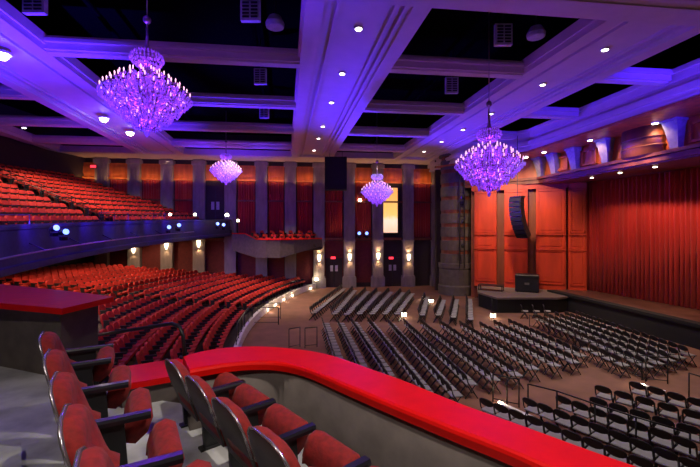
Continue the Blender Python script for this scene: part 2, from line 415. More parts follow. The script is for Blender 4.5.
# barrel panel and framed panels
t = MB(); yb = bX(636,150,17.8).y; n = 12
t.loft([[(HX-.75*math.sin(math.pi*i/n), yb+1.15*math.cos(math.pi*i/n), z) for i in range(n+1)] for z in (3.8,5.2)], True)
for z in (4.15,4.6): t.loft([[(HX-.8*math.sin(math.pi*i/n), yb+1.2*math.cos(math.pi*i/n), zz) for i in range(n+1)] for zz in (z,z+.1)], True)
struct(t.build('barrel_panel', 'wood_dark', None, True))
t = MB()
for y, w in ((bX(700,130,18.1).y-.3,1.6),(bX(655,150,18.2).y,.0),(bX(588,155,18.2).y,1.1),(bX(562,160,18.2).y,.9),(bX(620,150,18.2).y,0)):
    if w:
        for dz in (-.42,.42): t.box((HX-.06,y,4.45+dz),(.12,w,.12))
        for dy in (-w/2,w/2): t.box((HX-.06,y+dy,4.45),(.12,.12,.96))
struct(t.build('trim_66', 'wood'))
# right end wall behind the stage
t = MB(); t.box((27.2,14,1.7),(.3,28,14)); struct(t.build('wall_stage_rear', 'black_cloth'))

# --- ceiling
t = MB(); t.box((1,17,8.7),(48,46,.2)); struct(t.build('ceiling', 'deck_black'))
BZ = 6.2; BTOP = 6.62
def main_beam(xa, xb, y0=-6, y1=34.2):
    t = MB(); lip = .52; yc, yl = (y0+y1)/2, y1-y0
    t.box(((xa+xb)/2,yc,BZ+.36),(xb-xa-.9,yl,.3))
    for x, sg in ((xa,1),(xb,-1)):
        t.box((x+sg*lip/2,yc,BZ+.21),(lip,yl,.42)); t.box((x+sg*(lip+.09),yc,BZ+.25),(.20,yl,.30)); t.box((x+sg*.10,yc,BZ+.40),(.34,yl,.36))
        t.box((x+sg*(lip+.42),yc,BZ+.16),(.10,yl,.1))
    return struct(t.build('beam', 'plaster'))
MBX = [(-21.2,-17.6),(-11.8,-8.2),(.55,4.05),(9.4,12.9)]
for a, b in MBX: main_beam(a, b)
COFF = [(-17.7,-11.7),(-8.3,.65),(3.95,9.5),(12.8,EX-.1)]
for y0 in (-.8, 4.4, 14.75, 19.9, 25.0, 29.95):
    for xa, xb in COFF:
        t = MB()
        def cb(w, z0, z1):
            t.prism([(xa, y0-.05*xa-w/2),(xb, y0-.05*xb-w/2),(xb, y0-.05*xb+w/2),(xa, y0-.05*xa+w/2)], z0, z1)
        cb(.62, BZ+.06, BZ+.46); cb(.86, BZ+.28, BZ+.40); cb(.36, BZ+.005, BZ+.07); cb(.74, BZ+.40, BZ+.5)
        struct(t.build('cross_beam', 'plaster'))
t = MB()
for w, z0, z1 in ((1.15,BZ-.06,BZ+.4),(1.4,BZ+.22,BZ+.46),(.5,BZ-.10,BZ-.05)):
    t.prism([(-21,9.75+1.05-w/2),(EX,9.75-.05*EX-w/2),(EX,9.75-.05*EX+w/2),(-21,9.75+1.05+w/2)], z0, z1)
struct(t.build('cross_beam', 'plaster'))
t = MB(); t.prism([(-21.3,33.2+.9),(14,32.3),(14,35.6),(-21.3,36.6)], BZ+.02, BZ+.5); struct(t.build('trim_67', 'plaster'))
# roof pipes and catwalk in the black void
for i, (xx, zz) in enumerate(((-6.5,7.6),(-1.2,7.9),(7.6,7.7))):
    struct(MB().tube([(xx,0,zz),(xx,33,zz)], .09, 8).build('ceiling_pipe', 'deck_black'))

# ================================================================== THINGS ON THE CEILING
def downlight(v, i, lens='lens_pink', r=.105, label=None, power=0, col=WARM, ang=85):
    e = empty('downlight', v)
    MB().lathe([(r*1.35,-.03),(r*1.35,.03)], (0,0,0), 14).build('trim_ring', 'vent_white', e)
    MB().lathe([(r,-.045),(r*.98,-.028)], (0,0,0), 14).build('lens', lens, e)
    tag(e, label, 'downlight', 'recessed ceiling downlights')
    if power: spot('downlight_lamp', (v[0],v[1],v[2]-.1), (v[0],v[1],-5), power, col, ang, .7, r)
SOF = BZ+.19
for i, (px, py) in enumerate([(356,28),(339,73),(328,102),(318,126),(314,138),(309,150),(305,158)]):
    v = bp(px, py, SOF); v.x = 2.3
    downlight(v, i, label='recessed downlight in the middle ceiling beam, %s from the camera end' % o_(i+1), power=260)
for i, (px, py) in enumerate([(603,49),(538,84),(482,113),(453,129),(432,141),(413,151),(399,160)]):
    v = bp(px, py, SOF); v.x = 11.15
    downlight(v, i, label='recessed downlight in the right-hand ceiling beam, %s from the camera end' % o_(i+1), power=260)
for i, (px, py) in enumerate([(170,157),(184,163),(60,156),(24,145)]):
    v = bp(px, py, SOF-.05); v.x = -10 if i < 2 else -19.4
    if i >= 2: v = bd(px, py, 24.0 if i == 3 else 27.5); v.z = SOF
    downlight(v, i, label=['recessed downlight on the left beam, nearer of the two past the large lamps','recessed downlight on the left beam beside the far wall','recessed downlight above the balcony back rows, farther one','recessed downlight above the balcony back rows, nearer one'][i], power=200)
def flood(v, lab, power):
    e = empty('floodlight', v)
    MB().lathe([(.27,.0),(.29,.06),(.2,.12)], (0,0,0), 16).build('trim_ring', 'vent_white', e)
    MB().lathe([(.004,-.20),(.12,-.17),(.19,-.09),(.21,.01)], (0,0,0), 14).build('lens', 'lens_warm', e, True)
    tag(e, lab, 'floodlight', 'bright floodlights under the left beam')
for (px, py), lab, tg in (((104,119),'bright round floodlight under the left beam, nearer of the pair by the chandelier',(-14,24,0)),((130,133),'bright round floodlight under the left beam, farther of the pair by the chandelier',(-12,30,0)),((2,55),'bright round floodlight under the left beam at the photo left edge',(-14,18,0))):
    v = bp(px, py, BZ-.04); v.z = BZ-.02; flood(v, lab, 0)
    spot('floodlight_lamp', (v.x,v.y,v.z-.25), tg, 1500, WARM, 90, .6, .2)
# void fittings: square diffusers and round speakers
for i, (px, py, z, w, d, lab) in enumerate([(250,8,6.9,.55,.75,'white square air diffuser in the dark ceiling bay nearest the camera'),(260,76,6.9,.5,.7,'white square air diffuser in the ceiling bay past the first cross beam'),(264,112,6.9,.5,.7,'small white air diffuser in the third ceiling bay left of the middle beam'),(504,34,6.9,.55,.75,'white square air diffuser hung beside a round can right of the middle beam'),(452,85,6.9,.55,.75,'white square air diffuser in the second ceiling bay right of the middle beam'),(33,0,6.9,.6,.75,'white square air diffuser at the top left corner')]):
    v = bp(px, py, z); e = empty('air_diffuser', v)
    MB().box((0,.08,0),(w*1.1,.16,d)).build('frame', 'vent_white', e)
    m = MB()
    for q in range(6):
        for sx in (-1,1): m.box((sx*w*.24,-.01,-d*.36+q*d*.145),(w*.38,.04,d*.07))
    m.build('grille', 'black_metal', e); MB().tube([(0,.08,d/2),(0,.08,1.75)], .03).build('hanger_rod', 'black_metal', e)
    e.rotation_euler = (0,0,-TH)
    tag(e, lab, 'air diffuser', 'square air diffusers in the ceiling bays')
for px, py, lab in ((275,27,'round white ceiling speaker beside the diffuser left of the middle beam'),(536,37,'round white ceiling speaker beside the diffuser right of the middle beam')):
    v = bp(px, py, 6.9); e = empty('ceiling_speaker', v)
    MB().lathe([(.3,0),(.32,.12),(.2,.35)], (0,0,0), 20).build('housing', 'vent_white', e); MB().lathe([(.27,-.02),(.27,.02)], (0,0,0), 20).build('grille', 'diffuser', e)
    MB().tube([(0,0,.3),(0,0,1.75)], .03).build('hanger_rod', 'black_metal', e)
    tag(e, lab, 'speaker', 'round ceiling speakers')

# ================================================================== CHANDELIERS
def chandelier():
    e = empty('chandelier')
    MB().lathe([(.03,1.95),(.05,1.5),(.09,1.3),(.04,1.15),(.12,.95),(.05,.8),(.10,.6),(.06,.3),(.14,.05),(.08,-.3),(.15,-.6),(.05,-1.0),(.02,-1.12)], n=12).build('stem', 'gilt', e, True)
    m = MB(); m.ball((0,0,2.2), .12, 10, 6); m.tube([(0,0,1.9),(0,0,2.2)], .025); m.tube([(0,0,2.2),(0,0,6.2)], .018, 5); m.build('chain', 'gilt', e, True)
    tiers = [(1.2,.02,20),(1.03,.2,18),(.84,.36,15),(.62,.5,12),(.40,.62,9),(1.0,-.22,16),(.72,-.46,12),(.42,-.68,8)]
    for r, z, n in tiers:
        arm = MB(); arm.tube([(.08,0,z-.32),(r*.4,0,z-.42),(r*.8,0,z-.34),(r*.98,0,z-.16),(r,0,z-.08)], .018, 5); arm.lathe([(.02,z-.09),(.055,z-.06),(.06,z-.04)], (r,0,0), 8)
        bu = MB(); bu.lathe([(.014,z-.04),(.014,z+.03),(.02,z+.045),(.02,z+.06),(.009,z+.09),(.002,z+.105)], (r,0,0), 6)
        a0 = b0 = None; off = random.random()
        for k in range(n):
            ang = 2*math.pi*(k+off)/n
            if a0 is None: a0 = arm.build('arm', 'gilt', e, True); b0 = bu.build('candle_bulb', 'bulb', a0, True); a = a0
            else:
                a = a0.copy(); COL.objects.link(a); a.parent = e; b = b0.copy(); COL.objects.link(b); b.parent = a
            a.rotation_euler = (0,0,ang)
    cr = MB()
    for k in range(26):          # crown ring
        a = 2*math.pi*k/26
        for j in range(5):
            u = j/4; r = .30+.16*math.sin(u*math.pi*.9); cr.octa((r*math.cos(a),r*math.sin(a),.82+.36*u), .032, .06)
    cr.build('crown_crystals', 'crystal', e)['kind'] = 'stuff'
    m = MB()
    for z, r in ((.8,.28),(1.0,.44),(1.18,.34)):
        m.tube([(r*math.cos(2*math.pi*k/18),r*math.sin(2*math.pi*k/18),z) for k in range(19)], .014, 4)
    for k in range(6):
        a = 2*math.pi*k/6; m.tube([(.05*math.cos(a),.05*math.sin(a),.75),(.4*math.cos(a),.4*math.sin(a),.95),(.34*math.cos(a),.34*math.sin(a),1.18)], .012, 4)
    m.build('crown_ring', 'gilt', e, True)
    cr = MB(); rnd = random.Random(3)
    for (r, z, n) in tiers:      # pendants and festoons below every arm tier
        for k in range(n*4):
            a = 2*math.pi*k/(n*4); sag = .1*abs(math.sin(math.pi*k/4))
            for j in range(3): cr.octa((r*math.cos(a)*(1-.05*j),r*math.sin(a)*(1-.05*j),z-.12-sag-.085*j), .024, .042)
    for i in range(12):          # basket of strings down to the finial
        u = i/11; r = 1.16*(1-u)**.85+.10; z = -.16-.92*u; n = max(8, int(46*(r/1.2)))
        for k in range(n):
            a = 2*math.pi*(k+.5*(i % 2))/n; cr.octa((r*math.cos(a),r*math.sin(a),z+rnd.uniform(-.03,.03)), .03, .055)
    for i in range(420):
        u = rnd.random(); z = -.9+1.45*u; rm = 1.05*(1-abs(z+.05)/1.05)+.1
        r = rm*math.sqrt(rnd.random()); a = rnd.random()*6.283; cr.octa((r*math.cos(a),r*math.sin(a),z), .026, .05)
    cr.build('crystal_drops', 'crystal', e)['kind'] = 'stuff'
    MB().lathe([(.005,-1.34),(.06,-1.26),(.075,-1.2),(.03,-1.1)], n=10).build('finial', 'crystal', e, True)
    return e
CH = [(bd(147,93,10.3),'largest purple crystal chandelier with candle bulbs, hanging at the upper left'),
      (bd(489,162,13.0),'purple crystal chandelier hanging before the red proscenium panels on the right'),
      (bd(226,169,28.0),'small distant purple chandelier hanging above the balcony end on the left'),
      (bd(377,190,26.7),'small distant purple chandelier hanging low beside the tall yellow panel')]
ch0 = None
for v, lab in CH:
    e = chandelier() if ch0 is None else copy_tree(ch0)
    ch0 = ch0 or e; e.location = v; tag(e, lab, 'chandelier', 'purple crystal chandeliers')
    e.rotation_euler = (0,0,random.random()); e.scale = (.89,.89,.89)
    for n, r, dz, pw in ((9,.80,-.10,14),(6,.42,-.48,14),(6,.50,.26,8),(3,.12,-.75,8),(3,.2,.8,8)):
        for k in range(n): a = 6.283*k/n+.3; point('chandelier_lamp', (v.x+r*math.cos(a),v.y+r*math.sin(a),v.z+dz), pw, PURP, .05)

# ================================================================== SEATS OF THE HOUSE
def house_seat():
    m = MB(); m.cur = 0
    out = [(-.24,.32),(.24,.32),(.255,.55),(.245,.74),(.19,.83),(.08,.86),(-.08,.86),(-.19,.83),(-.245,.74),(-.255,.55)]
    def bk(o): return [(-.20-(z-.3)*.28+o, y, z) for y, z in out]
    m.loft([bk(0), bk(.09)])
    m.hexa([(-.12,-.24,.38),(.28,-.24,.40),(.28,.24,.40),(-.12,.24,.38),(-.12,-.24,.48),(.30,-.24,.52),(.30,.24,.52),(-.12,.24,.48)])
    m.cur = 1
    for y in (-.27,.27): m.box((.0,y,.62),(.36,.05,.06)); m.box((-.05,y,.30),(.22,.04,.60))
    return m
HS = house_seat()
hs_mesh = None
RAIL_OUT = [(112,368),(164,359),(180,356),(200,350),(220,347),(240,345.5),(260,345),(283,346.5),(307,349),(329,353),(345,358),(364,365),(402,378),(436,392),(460,402),(504,417),(546,432),(597,451),(645,467),(700,487)]
FASC_TOP = [(0,226),(110,222),(230,220)]; FASC_BOT = [(0,280),(60,268),(110,257),(160,249),(220,240),(260,250)]
def oseat_vis(v):
    px, py, d = pj((v.x, v.y, v.z+.7))
    if px < -12 or px > 330 or py > 470: return None
    if py > lerp_pts(RAIL_OUT, px)+2 and px > 108: return None
    if px < 106 and py > 300: return None
    if px < 240 and py < lerp_pts(FASC_BOT, px)-4: return None
    return d
AIS = [R(8.4), R(-9.5)]; AH = .62
osp = []      # (dist, pos, rot, label, kind)
for k in range(NR):
    rho = RHO0+k*PITCH; pm = phimax(rho)-.03; dphi = .555/rho
    # far section: past the aisle; near section: between the aisles
    for sec, ph0, ph1 in (('far', AIS[0]+AH/rho, pm), ('near', AIS[0]-AH/rho, AIS[1]+AH/rho), ('last', AIS[1]-AH/rho, R(-22))):
        sgn = 1 if ph1 > ph0 else -1; n = int(abs(ph1-ph0)/dphi)
        for j in range(n):
            ph = ph0+sgn*(j+.5)*dphi; v = pol(rho, ph, orow_z(k)); d = oseat_vis(v)
            if d is None: continue
            ang = -ph
            if sec == 'last': lab = None
            else: lab = 'red orchestra seat, %s row from the curb, %s seat %s the aisle' % (o_(k+1), o_(j+1), 'past' if sec == 'far' else 'before')
            osp.append([d, v, ang, lab, 'orchestra'])
BAIS = [R(8.6), R(-3.5)]
bsp = []
for k in range(NB):
    rho = BR0+k*BP; pm = phimax(rho)-.03; dphi = .555/rho
    for sec, ph0, ph1 in (('far', BAIS[0]+.7/rho, pm), ('near', BAIS[0]-.7/rho, R(-20))):
        sgn = 1 if ph1 > ph0 else -1; n = int(abs(ph1-ph0)/dphi)
        for j in range(n):
            ph = ph0+sgn*(j+.5)*dphi; v = pol(rho, ph, brow_z(k, ph)+.0); px, py, d = pj((v.x, v.y, v.z+.8))
            if px < -14 or px > 240: continue
            lab = 'red balcony seat, %s row from balcony front, %s seat %s the stepped aisle' % (o_(k+1), o_(j+1), 'past' if sec == 'far' else 'before')
            bsp.append([d, v, -ph, lab, 'balcony'])
def put_seats(lst, nind, name, grp, stuffname, stufflab, catn):
    global hs_mesh
    lst.sort(key=lambda q: q[0]); nind = min(nind, len(lst)); st = MB(); cnt = 0
    for d, v, ang, lab, kd in lst:
        if cnt < nind and lab:
            if hs_mesh is None:
                o = HS.build(name, ['velvet_house','black_plastic']); hs_mesh = o.data
            else: o = bpy.data.objects.new(name, hs_mesh); COL.objects.link(o)
            o.location = v; o.rotation_euler = (0,0,ang); tag(o, lab, catn, grp); cnt += 1
        else: st.merge(HS, v, ang)
    if st.v:
        o = st.build(stuffname, ['velvet_house','black_plastic']); tag(o, stufflab, catn, None, 'stuff')
put_seats(osp, 190, 'theatre_seat', 'red seats of the raked orchestra', 'orchestra_seats', 'more red orchestra seats in curved rows under the balcony', 'theatre seat')
put_seats(bsp, 110, 'theatre_seat', 'red seats of the balcony', 'balcony_seats', 'more red balcony seats in rising curved rows at the left', 'theatre seat')

# ================================================================== FOLDING CHAIRS
W = .405
def chair_parts():
    fr = MB()
    for y in (-W/2, W/2):
        fr.tube([(.20,y,0),(-.12,y,.50),(-.175,y,.70)], .02, 4)      # front foot up to back
        fr.tube([(-.22,y,0),(.12,y,.42),(.19,y,.43)], .02, 4)
    fr.tube([(-.19,-W/2,.06),(-.19,W/2,.06)], .012, 4); fr.tube([(.17,-W/2,.06),(.17,W/2,.06)], .012, 4)
    st = MB(); st.box((.02,0,.425),(.36,W-.03,.045), 0, .015)
    bk = MB(); hw = W/2+.012
    out = [(hw*math.copysign(abs(math.cos(t))**1.0, math.cos(t)), .69+.115*math.copysign(abs(math.sin(t))**1.0, math.sin(t))) for t in [2*math.pi*k/14 for k in range(14)]]
    def ring(o, k=1.0): return [(-.135-(z-.5)*.27+o-.03*(1-abs(y)/hw)*1.0, y*k, .685+(z-.685)*k) for y, z in out]
    bk.loft([ring(0,.93), ring(.01), ring(.03), ring(.04,.93)])
    return st, bk, fr
CS, CB, CF = chair_parts()
chair_meshes = None
def chair_obj(v, ang, lab, grp):
    global chair_meshes
    e = empty('folding_chair', v, ang); tag(e, lab, 'folding chair', grp)
    if chair_meshes is None:
        a = CS.build('seat', 'chair_grey', e, label='grey padded seat'); b = CB.build('backrest', 'black_plastic', e); c = CF.build('frame', 'black_metal', e)
        chair_meshes = (a.data, b.data, c.data)
    else:
        for nm, me in zip(('seat','backrest','frame'), chair_meshes):
            o = bpy.data.objects.new(nm, me); COL.objects.link(o); o.parent = e
            if nm == 'seat': o['label'] = 'grey padded seat'
    return e
ALLCH = MB(); ALLCH.cur = 0; ALLCH.merge(CS); CB.mi = [1]*len(CB.f); CF.mi = [2]*len(CF.f); ALLCH.merge(CB); ALLCH.merge(CF)
fch = []
FLOORZ = -5.3
def row(p0, p1, n, face, label_row, group, z=FLOORZ, jit=.015):
    """p0..p1 = back-top ends; the seat stands ahead of the back"""
    p0, p1 = Vector((p0[0],p0[1])), Vector((p1[0],p1[1])); d = (p1-p0).normalized(); f = Vector((-d.y, d.x))
    if f.dot(Vector(face)) < 0: f = -f
    ang = math.atan2(f.y, f.x)
    for j in range(n):
        u = j/(n-1) if n > 1 else 0; q = p0.lerp(p1, u)+f*(.20+random.uniform(-jit,jit))
        v = Vector((q.x,q.y,z)); px, py, dist = pj((q.x,q.y,z+.75))
        if px > 712 or py > 478: continue
        if py-4 > lerp_pts(RAIL_OUT, px): continue
        fch.append((dist, v, ang+random.uniform(-.02,.02), label_row % o_(j+1), group))
P = .435
near = [(1.72,11.0),(2.45,10.9),(3.2,10.8),(4.0,10.9),(4.75,10.77),(5.6,11.5),(6.5,11.7),(7.45,11.9),(8.4,12.35),(9.35,12.5),(10.3,12.7),(11.1,13.3)]
far_ = [(1.89,19.9),(2.66,19.8),(3.4,19.85),(4.27,19.7),(5.2,19.2),(6.0,18.95),(6.8,18.75),(7.7,18.35),(8.6,17.95),(9.5,17.6),(10.4,17.8),(11.25,17.9)]
for k, (a, b) in enumerate(zip(near, far_)):
    n = int((Vector(b)-Vector(a)).length/P)+1
    row(b, a, n, (1,0), 'black folding chair, middle block, %s row from left, %%s from far end' % o_(k+1), 'folding chairs of the middle block')
for k in range(5):
    a = (13.4+.665*k, 18.95+.02*k); b = (12.55+.7*k, 11.9+.2*k)
    row(a, b, 15, (1,0), 'black folding chair, stage front block, %s row from railing, %%s from far end' % o_(k+1), 'folding chairs along the stage front')
row((11.95,13.9),(11.85,12.15), 4, (1,0), 'black folding chair in the short row at the aisle railing, %s from its far end', 'folding chairs in the short railing row')
for k, q in enumerate(((524.5,311),(536,311),(547,311))):
    v = bp(*q, -4.87); v.z = FLOORZ
    fch.append((pj(v)[2], v, R(-35), 'lone black folding chair before the side platform, %s from the left' % o_(k+1), 'folding chairs before the side platform'))
# near block (seen from behind)
BBR = [((637,382),(720,404),'first',1),((602.5,385.7),(720,417),'second',2),((598,397.5),(715,432),'third',3),((563,396),(710,446),'fourth',4),((529.6,398),(720,469),'fifth',5),((485.7,398.6),(640,456),'sixth',6)]
for a, b, nm, k in BBR:
    A_, B_ = bp(*a, -4.5), bp(*b, -4.5); n = int((B_-A_).length/.415)+1
    row(A_[:2], B_[:2], n, (1,.4), 'black folding chair, block below red rail, %s row from front, %%s from left' % nm, 'folding chairs of the block below the red rail')
# far block
ends = [(310,306,341,284.5),(331,307,352,286),(343,307.5,365,287),(355.5,307,376,287.5),(368,307,388,287.5),(381,307,400,288),(393,307,409,289)]
for k, (ax, ay, bx, by) in enumerate(ends):
    A_, B_ = bp(ax, ay, -4.5), bp(bx, by, -4.5); n = int((B_-A_).length/.45)+1
    row(A_[:2], B_[:2], n, (1,-.3), 'black folding chair, far left block, %s row from orchestra, %%s from near end' % o_(k+1), 'folding chairs of the far block')
ends = [(418,308,424,292),(434,308,440,295),(449,310,453,294.5),(466,312,466,294)]
for k, (ax, ay, bx, by) in enumerate(ends):
    A_, B_ = bp(ax, ay, -4.5), bp(bx, by, -4.5); n = int((B_-A_).length/.45)+1
    row(A_[:2], B_[:2], n, (1,-.3), 'black folding chair, far right block, %s row from left, %%s from near end' % o_(k+1), 'folding chairs of the far block beside the column')
fch.sort(key=lambda q: q[0]); st = MB()
for i, (d, v, ang, lab, grp) in enumerate(fch):
    if i < 300: chair_obj(v, ang, lab, grp)
    else: st.merge(ALLCH, v, ang)
if st.v: tag(st.build('folding_chairs', ['chair_grey','black_plastic','black_metal']), 'more black folding chairs standing in rows on the distant floor', 'folding chair', None, 'stuff')

# ================================================================== RAILINGS, STEP LIGHTS
def railing(name, pts, h, lab, bars=1, posts=None, z=FLOORZ, cat='railing', r=.022):
    e = empty(name, (pts[0][0],pts[0][1],z)); base = Vector((pts[0][0],pts[0][1],z))
    L = [Vector((p[0],p[1],z))-base for p in pts]
    MB().tube([p+Vector((0,0,h)) for p in L], r, 6).build('top_rail', 'black_metal', e, True)
    for b in range(bars):
        zz = h*(b+1)/(bars+1)*.9 if bars > 1 else h*.12
        MB().tube([p+Vector((0,0,zz)) for p in L], r*.7, 5).build('lower_rail', 'black_metal', e, True)
    for p in L: MB().tube([p, p+Vector((0,0,h))], r, 6).build('post', 'black_metal', e, True)
    return tag(e, lab, cat)
def rpts(pix, z): return [bp(x, y, z)[:2] for x, y in pix]
railing('railing', rpts([(528,384),(557,391),(595,404),(636,417),(690,433)], -4.4), .9, 'long black pipe railing among the chair rows below the red rail')
railing('railing', rpts([(528,384),(545,372)], -4.4)[:1]+[bp(528,384,-4.4)[:2]], .9, 'x') if False else None
railing('railing', rpts([(493,374),(507,377),(519,379)], -4.45), .85, 'short black railing at the near corner of the middle chair block', 1)
railing('railing', [(12.45,11.7),(12.75,13.5),(13.0,15.5),(13.15,17.5),(13.25,19.2)], .62, 'long low black railing beside the aisle of the stage front chair block')
railing('railing', [(12.45,11.55),(13.0,11.25)], .9, 'short black railing at the near corner of the stage front chair block')
railing('railing', rpts([(689,373),(706,378)], -4.4), .9, 'black railing at the photo right edge before the stage')
railing('railing', rpts([(289,329),(300,327)], -4.4), .9, 'black railing panel on the floor above the red cap, left one of two')
railing('railing', rpts([(305,328),(317,327)], -4.4), .9, 'black railing panel on the floor above the red cap, right one of two')
railing('railing', rpts([(474,287),(486,292),(492,300)], -4.5), .85, 'black railing by the steps of the side platform')
ph = [R(a) for a in (7.2, 5.4, 3.6)]
def arcpts(a0, a1, n, rho): return [pol(rho, R(a0+(a1-a0)*i/n))[:2] for i in range(n+1)]
railing('railing', arcpts(10.5, 24, 8, 33.05), .75, 'black railing on the white curb past the orchestra aisle', 1, z=-4.85, r=.022)
railing('railing', arcpts(-2, 7, 5, 33.05), .75, 'black railing on the white curb before the orchestra aisle', 1, z=-4.85, r=.022)
railing('railing', [pol(33.05,R(7.3))[:2], pol(31.6,R(7.3))[:2], pol(31.6,R(7.0))[:2]], .95, 'black handrail at the floor end of the orchestra aisle, near side')
railing('railing', [pol(33.05,R(9.6))[:2], pol(31.7,R(9.6))[:2]], .95, 'black handrail at the floor end of the orchestra aisle, far side')
# balcony handrails down the stepped aisle and across
for sgn, lab in ((-1,'black handrail along the near side of the balcony stepped aisle'),(1,'black handrail along the far side of the balcony stepped aisle')):
    e = empty('handrail', (0,0,0)); pts = []
    for k in range(2, 10): 
        phq = BAIS[0]+sgn*.6/(BR0+k*BP); pts.append(pol(BR0+k*BP, phq, brow_z(k, phq)))
    MB().tube([p+Vector((0,0,1.0)) for p in pts], .025, 6).build('rail', 'black_metal', e); MB().tube([p+Vector((0,0,.55)) for p in pts], .02, 6).build('rail', 'black_metal', e)
    for p in pts[::2]: MB().tube([p, p+Vector((0,0,1.0))], .022, 6).build('post', 'black_metal', e)
    tag(e, lab, 'handrail')
e = empty('balcony_railing', (0,0,0)); pts = [pol(39.42, R(a), fz(R(a))) for a in range(2, 20, 2)]
MB().tube([p+Vector((0,0,.42)) for p in pts], .02, 6).build('top_rail', 'black_metal', e); MB().tube([p+Vector((0,0,.22)) for p in pts], .012, 6).build('lower_rail', 'black_metal', e)
for p in pts: MB().tube([p, p+Vector((0,0,.42))], .016, 6).build('post', 'black_metal', e)
tag(e, 'thin black railing on top of the far half of the balcony front', 'railing')
e = empty('balcony_railing', (0,0,0)); a = bp(14,254,-.35); 
q0, q1 = pol(39.42,R(-9.0),fz(R(-9))), pol(39.42,R(-5.6),fz(R(-5.6)))
MB().tube([q0, q0+Vector((0,0,.30)), q1+Vector((0,0,.30)), q1], .022, 6).build('hoop', 'steel', e); tag(e, 'small pale metal hoop rail standing on the near balcony front', 'railing')

# glowing aisle lamps
def lamp(name, v, r, lab, mt='led_warm', grp=None, power=0, base=True):
    e = empty(name, v); MB().ball((0,0,r), r, 10, 6).build('bulb', mt, e, True)
    MB().lathe([(r*.7,-.02),(r*.6,.03)], n=10).build('base', 'black_metal', e)
    tag(e, lab, 'lamp', grp)
    if power: point('aisle_lamp', (v[0],v[1],v[2]+r*2+.15), power, WARM, .1)
for i, (px, ph_) in enumerate([(279,0),(286.6,0),(294,0),(302.5,0),(320,0)]):
    py = [310,304.8,300,296,289][i]; v = bp(px, py, -5.15); e = empty('step_light', v)
    dirv = Vector((CX0-v.x, CY0-v.y)).normalized(); q = Vector((CX0,CY0))-dirv*32.94
    e.location = (q.x, q.y, v.z); e.rotation_euler = (0,0,math.atan2(dirv.y,dirv.x))
    MB().box((0,0,0),(.04,.34,.16)).build('housing', 'black_metal', e); MB().box((.025,0,0),(.02,.26,.11)).build('lens', 'led_warm', e)
    tag(e, 'small lit step light at the foot of the white curb, %s from the aisle' % o_(i+1), 'step light', 'step lights in the white curb')
    point('step_lamp', (q.x+dirv.x*.25, q.y+dirv.y*.25, v.z), 6, WARM, .05)
v = bp(316.5,281,-4.6); lamp('globe_lamp', v, .16, 'bright globe lamp at the far end of the white curb by the wall', power=12)
for i, (px, py, Y) in enumerate([(128,217,29),(170,216,30),(195,216,31),(227,217,32),(238,222,32.5)]):
    v = bY(px, py, Y); lamp('globe_lamp', v, .15 if i in (0,3) else .11, 'small bright lamp along the far end of the balcony front, %s from the left' % o_(i+1), grp='lamps along the balcony end')
    MB().tube([(0,0,0),(0,0,-1.0)], .02).build('stem', 'black_metal', [o for o in COL.objects if o.name.startswith('globe_lamp')][-1])
for i, (px, py) in enumerate([(404,315),(424,298),(431,301),(486,304),(493,316)]):
    v = bp(px, py+1.5, -5.28); e = empty('floor_light', v); MB().box((0,0,.13),(.22,.20,.20),.3).build('lens', 'led_warm', e); MB().box((0,0,.25),(.26,.24,.04),.3).build('lid', 'black_metal', e); MB().box((0,0,.015),(.26,.24,.03),.3).build('base', 'black_metal', e)
    tag(e, ['lit white light box on the floor before the middle chair block','lit white light box by the first far row beside the column','lit white light box between the far rows beside the column','lit white light box by the side platform steps, upper one','lit white light box by the side platform steps, lower one'][i], 'light box', 'lit boxes on the floor')
    point('floor_lamp', v+Vector((0,-.4,.3)), 5, WARM, .08)
for i, (px, py, px2, py2, lab) in enumerate([(499,402,537,419,'lit step nosing at the near corner of the middle aisle'),(640,384,665,391,'lit step nosing at the front of the block below the red rail')]):
    a, b = bp(px,py,-5.2), bp(px2,py2,-5.2); mid = (a+b)/2; ang = math.atan2(b.y-a.y,b.x-a.x); L_ = (b-a).length
    e = empty('step_nosing', (mid.x,mid.y,-5.3), ang); MB().box((0,0,.05),(L_,.14,.10)).build('step_edge', 'curb', e); MB().box((-L_/2+.07,-.02,.115),(.12,.08,.03)).build('lamp', 'led_warm', e); tag(e, lab, 'step light')
    point('step_lamp', (a.x,a.y,-4.95), 5, WARM, .05)

# far wall sconces, exit signs
for i, (px, py, po) in enumerate([(131,250,10),(167,246,16),(199,244,22),(319,258,30),(348.5,257,30),(377.5,256,30),(407,257,30)]):
    x = min(PIL, key=lambda q: abs(q-bY(px,py,35.2).x)); v = bY(px, py, 35.0); v.x = x; v.y = wallY(x)-.52
    e = empty('wall_sconce', v); MB().lathe([(.06,-.3),(.13,-.1),(.15,.2),(.16,.28)], n=10).build('shade', 'sconce_glow', e, True); MB().box((0,.06,-.05),(.16,.1,.4)).build('bracket', 'black_metal', e)
    tag(e, 'glowing wall sconce on a far wall pilaster, %s from the left' % o_(i+1), 'wall sconce', 'sconces on the far wall pilasters')
    spot('sconce_lamp', (v.x,v.y-.12,v.z+.35), (v.x,v.y+.25,v.z+3), po*2.2, AMB, 110, .8, .06)
    spot('sconce_lamp', (v.x,v.y-.12,v.z-.35), (v.x,v.y+.25,v.z-3), po*1.6, AMB, 110, .8, .06)
